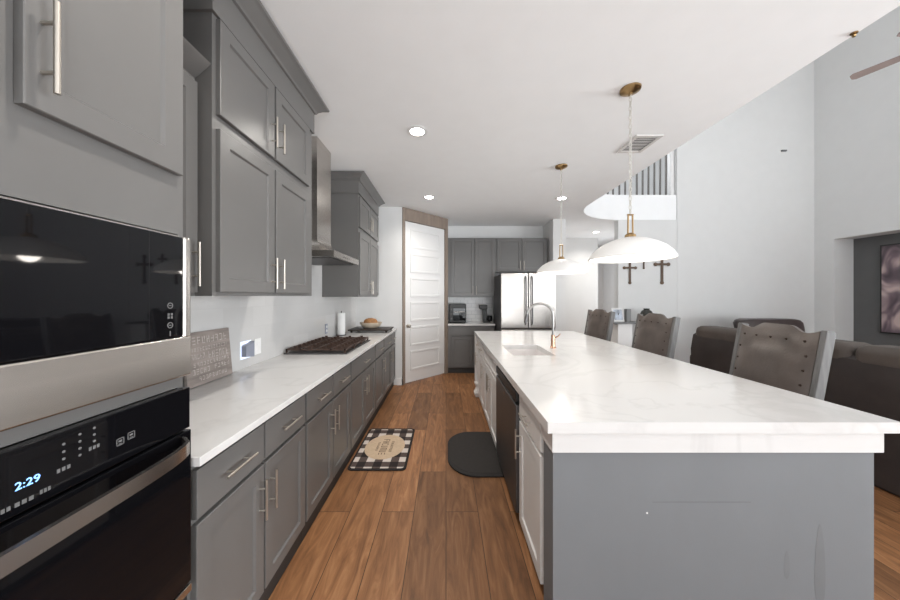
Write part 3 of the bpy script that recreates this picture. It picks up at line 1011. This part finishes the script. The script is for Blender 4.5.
ep = thing('island_end_wall', (1.11, 1.3, 0), 'grey painted end wall of the island under a white band', 'island end')
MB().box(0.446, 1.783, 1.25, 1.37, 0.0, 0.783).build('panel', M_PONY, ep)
MB().box(0.438, 1.807, 1.236, 1.385, 0.783, 0.8695, 0.003).build('band', M_QUARTZ, ep)
MB(F_BACK(1.25)).box(0.86, 1.27, 0.5705, 0.5725, 0, 0.0006).build('scuff', mat('dark_scuff', (0.12, 0.12, 0.125), 0.7), ep)
MB(F_BACK(1.25)).lathe([(0, .001), (.004, .001), (.004, 0)], (0.8375, 0.526, 0), 8).build('chip', M_TRIMW, ep)
M_STAIN = mat('faint_damp_stain', (0.15, 0.155, 0.162), 0.6)
for x, z0, z1, w in ((1.558, .12, .48, .022), (1.42, .25, .37, .012)):
    MB(F_BACK(1.25)).prism([(x + w * math.cos(q) * (1 - .25 * math.sin(q)), (z0 + z1) / 2 + (z1 - z0) / 2 * math.sin(q)) for q in [2 * PI * k / 24 for k in range(24)]], 0, .0005).build('stain', M_STAIN, ep)

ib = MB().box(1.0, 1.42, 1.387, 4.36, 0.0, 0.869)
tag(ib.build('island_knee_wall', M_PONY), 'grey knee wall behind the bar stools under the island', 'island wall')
FI = F_ISL(0.466)
gi = 'white base cabinets of the island'


def icab(label, y0, y1, doors, drawers, **k):
    return base_cab('island_cabinet', label, FI, -y1, -y0, [(-b, -a, s) for a, b, s in doors], [(-b, -a) for a, b in drawers],
                    M_WCAB, 0.52, bottom=0.07, top_d=(0.69, 0.835), dtop=0.672, z1=0.8685 if not k.get('low') else 0.66, toe=0.04, group=gi)


icab('white island cabinet with one drawer between end wall and dishwasher', 1.39, 1.835, [(1.415, 1.825, -1)], [(1.415, 1.825)])
t = thing('island_cabinet', (0.7, 3.04, 0), 'white two door island cabinet under the sink', 'cabinet', gi)
MB(FI).box(-3.505, -2.585, 0.06, 0.64, -0.52, 0).box(-3.505, -2.585, 0.64, 0.8685, -0.03, 0).build('carcass', M_WCAB, t)
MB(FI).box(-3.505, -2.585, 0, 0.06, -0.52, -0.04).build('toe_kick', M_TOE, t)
for a, b, s in ((-3.495, -3.05, 1), (-3.04, -2.595, -1)):
    d = MB(FI).shaker(a, b, 0.07, 0.672, 0.001, 0.021).build('door', M_WCAB, t)
    MB(FI).pull(b - .032 if s > 0 else a + .032, 0.55, 0.021, 0.17).build('handle', M_NICKEL, d)
    MB(FI).shaker(a, b, 0.69, 0.835, 0.001, 0.021, 0.03, 0.005).build('drawer_front', M_WCAB, t)
t = icab('white island cabinet with a bracket foot at the far end', 3.51, 4.36, [(3.52, 3.93, 1), (3.94, 4.28, -1)], [(3.52, 3.93), (3.94, 4.28)])
MB().loft([[(0.40 - k, 4.22 - k, z), (0.48, 4.22 - k, z), (0.48, 4.34 + k, z), (0.40 - k, 4.34 + k, z)] for z, k in
           ((0, -.02), (.03, -.005), (.06, .0), (.1, -.02), (.14, -.03), (.18, -.008), (.2, -.008), (.21, -.02))]).build('foot', M_WCAB, t)
MB().box(0.415, 0.464, 4.285, 4.355, 0.21, 0.868, 0.004).build('corner_post', M_WCAB, t)

dw = thing('dishwasher', (0.72, 2.21, 0), 'dark stainless dishwasher built into the island', 'dishwasher')
MB().box(0.475, 0.98, 1.845, 2.575, 0.02, 0.865).build('body', M_BLACK, dw)
FD = F_ISL(0.474)
d = MB(FD).box(-2.572, -1.848, 0.09, 0.755, 0.001, 0.045, 0.006).build('door', M_STEELD, dw)
MB(FD).box(-2.572, -1.848, 0.775, 0.835, 0.001, 0.045, 0.006).build('control_strip', M_BLACK, dw)
MB(FD).box(-2.5, -1.92, 0.757, 0.773, 0.001, 0.03).build('handle_slot', M_STEEL, d)
MB(FD).lathe([(0, .001), (.012, .001), (.012, 0)], (-2.2, 0.72, 0.045), 16).build('badge', M_STEEL, d)
MB(FD).box(-2.572, -1.848, 0.0, 0.08, -0.05, -0.03).build('toe_kick', M_BLACK, dw)

sk = MB()
t_ = bmesh.new()
z0, z1 = 0.675, 0.8695
o_ = 0.012


def rr(dx, z):
    return [t_.verts.new(p) for p in ((SX0 - dx, SY0 - dx, z), (SX1 + dx, SY0 - dx, z), (SX1 + dx, SY1 + dx, z), (SX0 - dx, SY1 + dx, z))]


rg = [rr(o_, z1), rr(0.0, z1), rr(-.012, z0 + .02), rr(-.03, z0 + .002)]
for a, b in zip(rg, rg[1:]):
    for k in range(4):
        t_.faces.new((a[k], a[(k + 1) % 4], b[(k + 1) % 4], b[k]))
t_.faces.new(rg[-1])
ot = [rr(o_, z1 - .002), rr(o_ * .5, z0 - .01)]
for k in range(4):
    t_.faces.new((rg[0][k], rg[0][(k + 1) % 4], ot[0][(k + 1) % 4], ot[0][k]))
    t_.faces.new((ot[0][k], ot[0][(k + 1) % 4], ot[1][(k + 1) % 4], ot[1][k]))
t_.faces.new(ot[1])
sk._add(t_)
st = thing('sink', (0.77, 2.86, 0.665), 'undermount sink basin in the white island countertop', 'sink')
sk.build('basin', mat('white_sink_ceramic', (0.74, 0.71, 0.7), 0.25), st)
MB().lathe([(0, .004), (0.03, .004), (0.042, .003), (0.045, 0)], (0.77, 2.86, 0.677), 20).build('drain', M_STEELD, st)

fc = thing('faucet', (1.06, 2.97, 0.9155), 'tall gooseneck kitchen faucet with copper base by the sink', 'faucet')
MB().lathe([(0, 0), (.03, 0), (.03, .008), (.024, .014), (.022, .09), (.019, .1), (.019, .13), (0, .13)], (1.06, 2.97, 0.9155), 20).build('base', M_COPPER, fc)
pts = [(1.06, 2.97, 1.045), (1.06, 2.97, 1.2)]
for i in range(1, 15):
    a = i / 14 * PI * 0.94
    pts.append((0.93 + 0.13 * math.cos(a), 2.97, 1.225 + 0.13 * math.sin(a)))
MB().tube(pts, 0.012, 14).build('neck', mat('satin_grey_steel', (0.33, 0.32, 0.31), 0.28, 1.0), fc)
e1 = Vector(pts[-1])
MB().tube([e1, e1 + Vector((-.006, 0, -.03)), e1 + Vector((-.016, 0, -.085))], [0.012, 0.016, 0.017], 14).build('spray_head', M_STEELD, fc)
MB().tube([(1.085, 2.97, 1.02), (1.1, 2.95, 1.03), (1.115, 2.93, 1.06)], [.008, .006, .005], 10).build('lever', M_COPPER, fc)

# ------------------------------------------------------------------ pendants, ceiling fittings


def pendant(x, y, label):
    t = thing('pendant_lamp', (x, y, 1.685), label, 'pendant lamp', 'pendant lamps over the island')
    R = 0.261
    prof = [(R, 0), (R + .003, .004), (R * .93, .042), (R * .8, .078), (R * .62, .108), (R * .42, .131), (R * .2, .146), (.03, .15),
            (.03, .145), (R * .2, .141), (R * .42, .126), (R * .62, .103), (R * .8, .073), (R * .92, .037), (R - .004, 0)]
    MB().lathe(prof, (x, y, 1.685), 56, close=True).build('shade', M_SHADE, t, smooth=60)
    MB().lathe([(0, 0), (.036, 0), (.033, .018), (.016, .03), (0, .03)], (x, y, 1.834), 24).build('cap', M_BRASS, t)
    yo = MB()
    for s in (-1, 1):
        yo.tube([(x + s * .017, y, 1.86), (x + s * .015, y, 1.99)], .0055, 8)
    yo.tube([(x - .02, y, 1.99), (x + .02, y, 1.99)], .006, 8)
    yo.build('yoke', M_BRASS, t)
    ch = MB()
    z = 1.992
    k = 0
    while z < CEIL - .06:
        ux, uy = (1, 0) if k % 2 else (0, 1)
        pp = [(x + ux * .009 * math.cos(a), y + uy * .009 * math.cos(a), z + .017 + .02 * math.sin(a)) for a in [2 * PI * q / 10 for q in range(11)]]
        ch.tube(pp, .0028, 5, cap=False)
        z += .031
        k += 1
    ch.tube([(x, y, 1.99), (x, y, CEIL - .02)], .0015, 6)
    ch.build('chain', M_CHAIN, t)
    MB().lathe([(0, 0), (.012, 0), (.014, .012), (.048, .022), (.064, .032), (.066, .044), (0, .044)], (x, y, CEIL - .046), 32).build('canopy', M_BRASS, t)
    MB().lathe([(0, 0), (.014, .004), (.02, .016), (.017, .03), (.01, .042), (.01, .058), (0, .058)], (x, y, 1.778), 20).build('bulb', M_BULB, t)
    l = bpy.data.lights.new('pendant_light', 'POINT')
    l.energy = 3
    l.color = (1, .93, .85)
    l.shadow_soft_size = 0.05
    lo = bpy.data.objects.new('pendant_light', l)
    COL.objects.link(lo)
    lo.location = (x, y, 1.715)


pendant(1.272, 2.07, 'white dome pendant lamp hanging over the near half of the island')
pendant(1.268, 3.3, 'white dome pendant lamp hanging over the sink end of the island')


def can_light(x, y, label, p=7):
    t = thing('recessed_light', (x, y, CEIL), label, 'ceiling light', 'recessed ceiling lights')
    MB().lathe([(.062, -.001), (.088, -.001), (.09, -.006), (.06, -.008)], (x, y, CEIL), 32, close=True).build('trim_ring', M_TRIMW, t)
    MB().lathe([(0, -.005), (.06, -.005), (.06, -.002), (0, -.002)], (x, y, CEIL), 32).build('lens', M_LAMP, t)
    o = area('recessed_lamp', (x, y, CEIL - .012), (0, 0, 0), .11, .11, p, (1, .95, .88), 'DISK')
    o.data.spread = 2.4


can_light(-.25, 2.6, 'lit recessed ceiling light above the aisle beside the cooktop')
can_light(-.245, 4.33, 'lit recessed ceiling light in front of the pantry door')
can_light(1.69, 4.38, 'lit recessed ceiling light beside the far pendant')
can_light(3.35, 6.7, 'lit recessed ceiling light in the hallway by the crosses')
can_light(-.25, 0.87, 'lit recessed ceiling light overhead near the oven tower')

vt = thing('ceiling_vent', (1.81, 2.82, CEIL), 'rectangular slotted air vent in the ceiling beside the near pendant', 'vent')
f = MB()
x0, x1, y0, y1 = 1.69, 1.93, 2.66, 2.98
for q in ((x0, x0 + .03, y0, y1), (x1 - .03, x1, y0, y1), (x0 + .03, x1 - .03, y0, y0 + .03), (x0 + .03, x1 - .03, y1 - .03, y1)):
    f.box(*q, CEIL - .010, CEIL - .001)
f.build('frame', M_VENT, vt)
MB().box(x0 + .03, x1 - .03, y0 + .03, y1 - .03, CEIL - .003, CEIL - .001).build('duct_shade', M_VENTD, vt)  # flat dark sheet paints the shade of the recess behind the louvers
f = MB()
for k in range(9):
    yy = y0 + .045 + k * .028
    f.box(x0 + .03, x1 - .03, yy, yy + .007, CEIL - .006, CEIL - .0035)
f.build('louver', M_VENT, vt)
hk = MB().lathe([(0, -.024), (.006, -.022), (.009, -.014), (.006, -.006), (.015, -.005), (.015, -.001), (0, -.001)], (2.217, 1.63, CEIL), 20)
tag(hk.build('ceiling_hook', M_BRASS), 'small brass ceiling fitting at the edge of the kitchen ceiling', 'ceiling fitting')

fn = thing('ceiling_fan', (5.42, 3.2, 4.2), 'taupe bladed ceiling fan high in the living room', 'ceiling fan')
MB().lathe([(0, -.1), (.08, -.09), (.11, -.05), (.12, .0), (.1, .06), (.03, .1), (0, .1)], (5.42, 3.2, 4.2), 28).build('motor', M_BRASS, fn)
MB().tube([(5.42, 3.2, 4.3), (5.42, 3.2, 6.16)], .014).build('rod', M_BRASS, fn)
MB().lathe([(0, 0), (.07, .03), (.075, .05), (0, .05)], (5.42, 3.2, 6.148), 24).build('canopy', M_BRASS, fn)
for k in range(5):
    a = math.radians(115.5 + 72 * k)
    R = Matrix.Translation((5.42, 3.2, 4.19)) @ Matrix.Rotation(a, 4, 'Z') @ Matrix.Rotation(math.radians(9), 4, 'X')
    MB(R).prism([(.1, -.03), (.2, -.05), (.64, -.065), (.67, -.04), (.67, .04), (.64, .065), (.2, .05), (.1, .03)], 0, .008).build('blade', M_FAN, fn)

# ------------------------------------------------------------------ bar stools


def make_stool():
    t = thing('bar_stool', (0, 0, 0), '', 'bar stool', 'leather bar stools along the island')
    tilt = math.radians(10)
    # back frame: local u across (world +y), v up the tilted back, n towards the sitter (-x)
    Fb = frame((0.19, 0, 0.62), (0, -1, 0), (math.sin(tilt), 0, math.cos(tilt)), (-math.cos(tilt), 0, math.sin(tilt)))
    hw = 0.236

    def crest(q):
        a = abs(q)
        return 0.60 + (0.04 if a < .3 else 0.04 * (0.5 + 0.5 * math.cos((a - .3) / .4 * PI)) if a < .7 else 0.018 * ((a - .7) / .3) ** 2)

    def bulge(q, v):
        return 0.012 + 0.036 * (1 - abs(q) ** 4) * (1 - abs(2 * v - 1) ** 5) - 0.012 * math.exp(-((v - .8) / .06) ** 2) * (1 - q * q)
    t_p = bmesh.new()
    NU, NV = 32, 20
    gf = [[None] * (NV + 1) for _ in range(NU + 1)]
    gb = [[None] * (NV + 1) for _ in range(NU + 1)]
    for i in range(NU + 1):
        q = -1 + 2 * i / NU
        for j in range(NV + 1):
            v = j / NV
            z = 0.02 + v * (crest(q) - 0.02)
            gf[i][j] = t_p.verts.new((q * hw, z, bulge(q, v)))
            gb[i][j] = t_p.verts.new((q * hw, z, -0.012))
    for i in range(NU):
        for j in range(NV):
            t_p.faces.new((gf[i][j], gf[i + 1][j], gf[i + 1][j + 1], gf[i][j + 1]))
            t_p.faces.new((gb[i][j], gb[i][j + 1], gb[i + 1][j + 1], gb[i + 1][j]))
    for j in range(NV):
        for i in (0, NU):
            t_p.faces.new((gf[i][j], gf[i][j + 1], gb[i][j + 1], gb[i][j]))
    for i in range(NU):
        for j in (0, NV):
            t_p.faces.new((gf[i][j], gf[i + 1][j], gb[i + 1][j], gb[i][j]))
    pad = MB(Fb)
    pad._add(t_p)
    b = pad.build('backrest', M_LEATHER, t, smooth=50)
    for i in range(5):
        u = -0.185 + i * .0925
        MB(Fb).lathe([(0, .005), (.006, .004), (.008, 0)], (u, 0.55, bulge(u / hw, .89) - .001), 10).build('stud', M_NAIL, b)
    for i in range(1, 6):
        for s in (-1, 1):
            MB(Fb).lathe([(0, .005), (.006, .004), (.008, 0)], (s * .203, 0.55 - i * .085, bulge(.86, .89 - i * .14) - .001), 10).build('stud', M_NAIL, b)
    for s in (-1, 1):
        MB(Fb).box(s * .253 - .0165, s * .253 + .0165, -0.05, 0.625, -0.04, 0.012, 0.006).build('post', M_GREYWOOD, t)
    MB().box(-0.24, 0.2, -0.24, 0.24, 0.60, 0.685, 0.025, 4).build('seat', M_LEATHER, t)
    MB().box(-0.23, 0.215, -0.25, 0.25, 0.53, 0.60, 0.006).build('apron', M_GREYWOOD, t)
    for x in (-0.205, 0.2):
        for y in (-0.225, 0.225):
            MB().loft([[(x + q * k + (x > 0) * .05 * (1 - z / .53), y + r * k, z) for q, r in ((-1, -1), (1, -1), (1, 1), (-1, 1))] for z, k in ((0, .018), (.53, .026))]).build('leg', M_GREYWOOD, t)
    for y in (-.225, .225):
        MB().box(-0.2, 0.2, y - .012, y + .012, .2, .24).build('stretcher', M_GREYWOOD, t)
    MB().box(-0.22, -0.19, -.21, .21, .16, .2).build('footrest', M_GREYWOOD, t)
    return t


stool = make_stool()
spots = [(1.84, 1.945, -3, 'grey brown leather bar stool nearest to the island end wall'),
         (1.85, 3.06, 2, 'grey brown leather bar stool in the middle of the three'),
         (1.78, 4.02, 5, 'grey brown leather bar stool farthest along the island')]
for i, (x, y, a, lab) in enumerate(spots):
    o = stool if i == 0 else copy_tree(stool)
    o.location = (x + .0, y, 0)
    o.rotation_euler = (0, 0, math.radians(a))
    o['label'] = lab

# ------------------------------------------------------------------ living room
sf = thing('sofa', (3.65, 2.78, 0), 'long dark brown suede sofa with its back to the island', 'sofa')
MB().box(3.2, 4.1, 1.6, 3.93, 0.0, 0.44, 0.03, 3).build('base', M_SOFA, sf)
bk = MB().loft([[(3.2 + a, y, z) for a, z in ((.0, .42), (-.01, .75), (.02, .93), (.1, .98), (.26, .92), (.3, .42))] for y in (1.62, 3.91)])
bk.build('back_frame', M_SOFA, sf)
for k in range(3):
    y0 = 1.64 + k * .757
    MB().box(3.215, 3.50, y0, y0 + .75, 0.86, 1.05, 0.07, 5).box(3.36, 3.56, y0 + .01, y0 + .74, .46, .9, .07, 4).build('back_cushion', M_SOFAT, sf)
    MB().box(3.5, 4.12, y0 + .005, y0 + .745, 0.42, 0.54, 0.04, 4).build('seat_cushion', M_SOFA, sf)
for y0, y1 in ((1.42, 1.61), (3.92, 4.10)):
    MB().box(3.3, 4.1, y0, y1, 0.06, 0.66, 0.06, 4).build('arm', M_SOFA, sf)

RX = 5.22
rc = thing('recliner', (5.22, 4.75, 0), 'dark brown leather recliner beyond the long sofa', 'armchair')
MB().box(RX - .45, RX + .45, 4.25, 5.0, 0.0, 0.42, 0.04, 3).build('base', M_RECL, rc)
MB().box(RX - .33, RX + .33, 4.2, 4.75, 0.40, 0.55, 0.06, 4).build('seat', M_RECL, rc)
MB().loft([[(RX + k * c, 4.75 + .13 * s + (z - .4) * .2, z + .0) for c, s in [(math.copysign(abs(math.cos(a)) ** .4, math.cos(a)), math.copysign(abs(math.sin(a)) ** .6, math.sin(a))) for a in [2 * PI * q / 28 for q in range(28)]]]
           for z, k in ((.4, .42), (.7, .46), (.9, .51), (1.0, .51), (1.04, .47), (1.06, .39))]).build('backrest', M_RECL, rc, smooth=60)
for x0, x1 in ((RX - .55, RX - .34), (RX + .34, RX + .55)):
    MB().box(x0, x1, 4.2, 4.95, 0.06, 0.64, 0.07, 4).build('arm', M_RECL, rc)

cv = thing('canvas_print', (7.22, 4.3, 0.82), 'tall dark mauve canvas print hanging in the grey niche', 'picture')
MB().box(7.19, 7.238, 3.75, 4.97, 0.82, 2.27).build('stretcher_frame', M_BLACK, cv)
MB().box(7.187, 7.19, 3.77, 4.95, 0.84, 2.25).build('print', M_ART, cv)

cs = thing('console_table', (3.45, 5.4, 0), 'white console table with dark grey top by the hallway', 'table')
MB().box(2.93, 3.95, 5.2, 5.55, 0.94, 0.97, 0.004).build('top', M_CONSTOP, cs)
for x0, x1 in ((3.0, 3.25), (3.63, 3.88)):
    MB().box(x0, x1, 5.23, 5.52, 0, 0.94, 0.004).build('leg', M_TRIMW, cs)
MB().box(3.25, 3.63, 5.25, 5.5, 0.15, 0.18).build('shelf', M_TRIMW, cs)
R = Matrix.Translation((3.09, 5.36, 0.971)) @ Matrix.Rotation(math.radians(-16), 4, 'X')
pf = thing('photo_frame', (3.09, 5.36, 0.971), 'small silver photo frame standing on the console table', 'photo frame')
MB(R).box(-.1, .1, -.008, .008, 0, .25, .004).build('frame', M_PHOTO, pf)
MB(R).box(-.075, .075, -.0095, -.008, .03, .22).build('print', M_PRINT, pf)
MB().tube([(3.09, 5.37, 1.12), (3.09, 5.45, .974)], .006, 6).build('stand', M_BLACK, pf)
tag(MB().box(3.205, 3.285, 5.32, 5.40, 0.971, 1.2, .006).build('candle_box', M_CONSTOP), 'dark upright box beside the photo frame on the console', 'box')
vs = MB().lathe([(0, 0), (.05, 0), (.095, .06), (.105, .13), (.08, .19), (.045, .215), (.05, .235), (.04, .235), (.035, .215), (0, .2)], (3.59, 5.37, 0.971), 28)
tag(vs.build('vase', M_VASE), 'round dark pottery vase on the console table', 'vase')


def cross(x, zt, h, w, label):
    t = thing('wall_cross', (x, 5.621, zt - h), label, 'cross', 'crosses on the white wall')
    Fc = F_BACK(5.621)
    a = h * .045
    MB(Fc).box(x - a, x + a, zt - h, zt, 0.002, 0.02, .004).build('upright', M_CROSS, t)
    za = zt - h * .3
    MB(Fc).box(x - w / 2, x + w / 2, za - a, za + a, 0.004, 0.024, .004).build('crossbar', M_CROSS, t)
    for (u, v) in ((x - w / 2, za), (x + w / 2, za), (x, zt), (x, zt - h)):
        MB(Fc).lathe([(0, .022), (a * 1.0, .02), (a * 1.6, .012), (a * 1.6, .002)], (u, v, 0.002), 14).build('finial', M_CROSS, t)
    return t


cross(3.44, 2.077, .40, .21, 'bronze brown cross on the left side of the white wall')
cross(3.70, 2.2, .25, .13, 'smallest bronze brown cross between the two larger ones')
cross(4.04, 2.17, .49, .24, 'bronze brown cross with wide arms, on the right of the three')
sn = MB().box(6.27, 6.36, 5.59, 5.619, 4.13, 4.16, .005)
tag(sn.build('motion_sensor', M_GREYICON), 'tiny grey sensor high on the living room wall', 'sensor')

# ------------------------------------------------------------------ mats on the floor
rg_ = thing('kitchen_rug', (-0.58, 2.835, 0), 'black and cream checked rug with an oval panel by the cabinets', 'rug')


def rounded(x0, x1, y0, y1, r, n=6):
    p = []
    for cx, cy, a0 in ((x1 - r, y1 - r, 0), (x0 + r, y1 - r, 90), (x0 + r, y0 + r, 180), (x1 - r, y0 + r, 270)):
        for i in range(n + 1):
            a = math.radians(a0 + 90 * i / n)
            p.append((cx + r * math.cos(a), cy + r * math.sin(a)))
    return p


MB().prism(rounded(-0.815, -0.33, 2.45, 3.22, .04), 0.001, 0.008, .002).build('border', mat('black_rug_binding', (.015, .011, .01), .95), rg_)
MB().prism(rounded(-0.797, -0.35, 2.475, 3.195, .03), 0.008, 0.010).build('pile', M_PLAID, rg_)
MB().prism([(-0.575 + .185 * math.cos(a), 2.835 + .23 * math.sin(a)) for a in [2 * PI * k / 48 for k in range(48)]], 0.010, 0.0112).build('oval_panel', M_CREAM, rg_)
ink = MB(frame((-0.575, 2.835, 0.0112), (0, 1, 0), (-1, 0, 0), (0, 0, 1)))
rnd = random.Random(5)
for v, h, a0, a1, n in ((-.025, .06, -.15, .15, 7), (-.075, .025, -.1, .1, 8), (.055, .02, -.08, .08, 7)):
    w = (a1 - a0) / n
    for k in range(n):
        u = a0 + k * w
        s = w * .17
        for (p, q, r_, e_) in rnd.sample([(0, s, 0, h), (w * .62 - s, w * .62, 0, h), (0, w * .62, h - s, h), (0, w * .62, 0, s), (0, w * .62, h * .45, h * .45 + s)], 3):
            ink.box(u + p, u + q, v + r_, v + e_, 0, 0.0006)
ink.build('lettering', M_RUGINK, rg_)

pts = [(0.475, 2.36), (0.475, 3.13)]
for i in range(13):
    a = math.radians(90 + 90 * i / 12)
    pts.append((0.25 + .235 * math.cos(a), 2.86 + .27 * math.sin(a)))
for i in range(13):
    a = math.radians(180 + 90 * i / 12)
    pts.append((0.25 + .235 * math.cos(a), 2.63 + .27 * math.sin(a)))
fm = thing('floor_mat', (0.25, 2.75, 0), 'dark brown half round cushioned mat in front of the sink cabinet', 'mat')
MB().prism(pts, 0.001, 0.014, .004).build('pad', M_MAT, fm)
c0 = Vector((0.27, 2.745))
MB().prism([tuple(c0 + (Vector(p) - c0) * .9) for p in pts], 0.0141, 0.0155).build('ribbed_top', mat('dark_brown_rubber', (0.016, 0.012, 0.01), .7, var=.2, scale=40), fm)
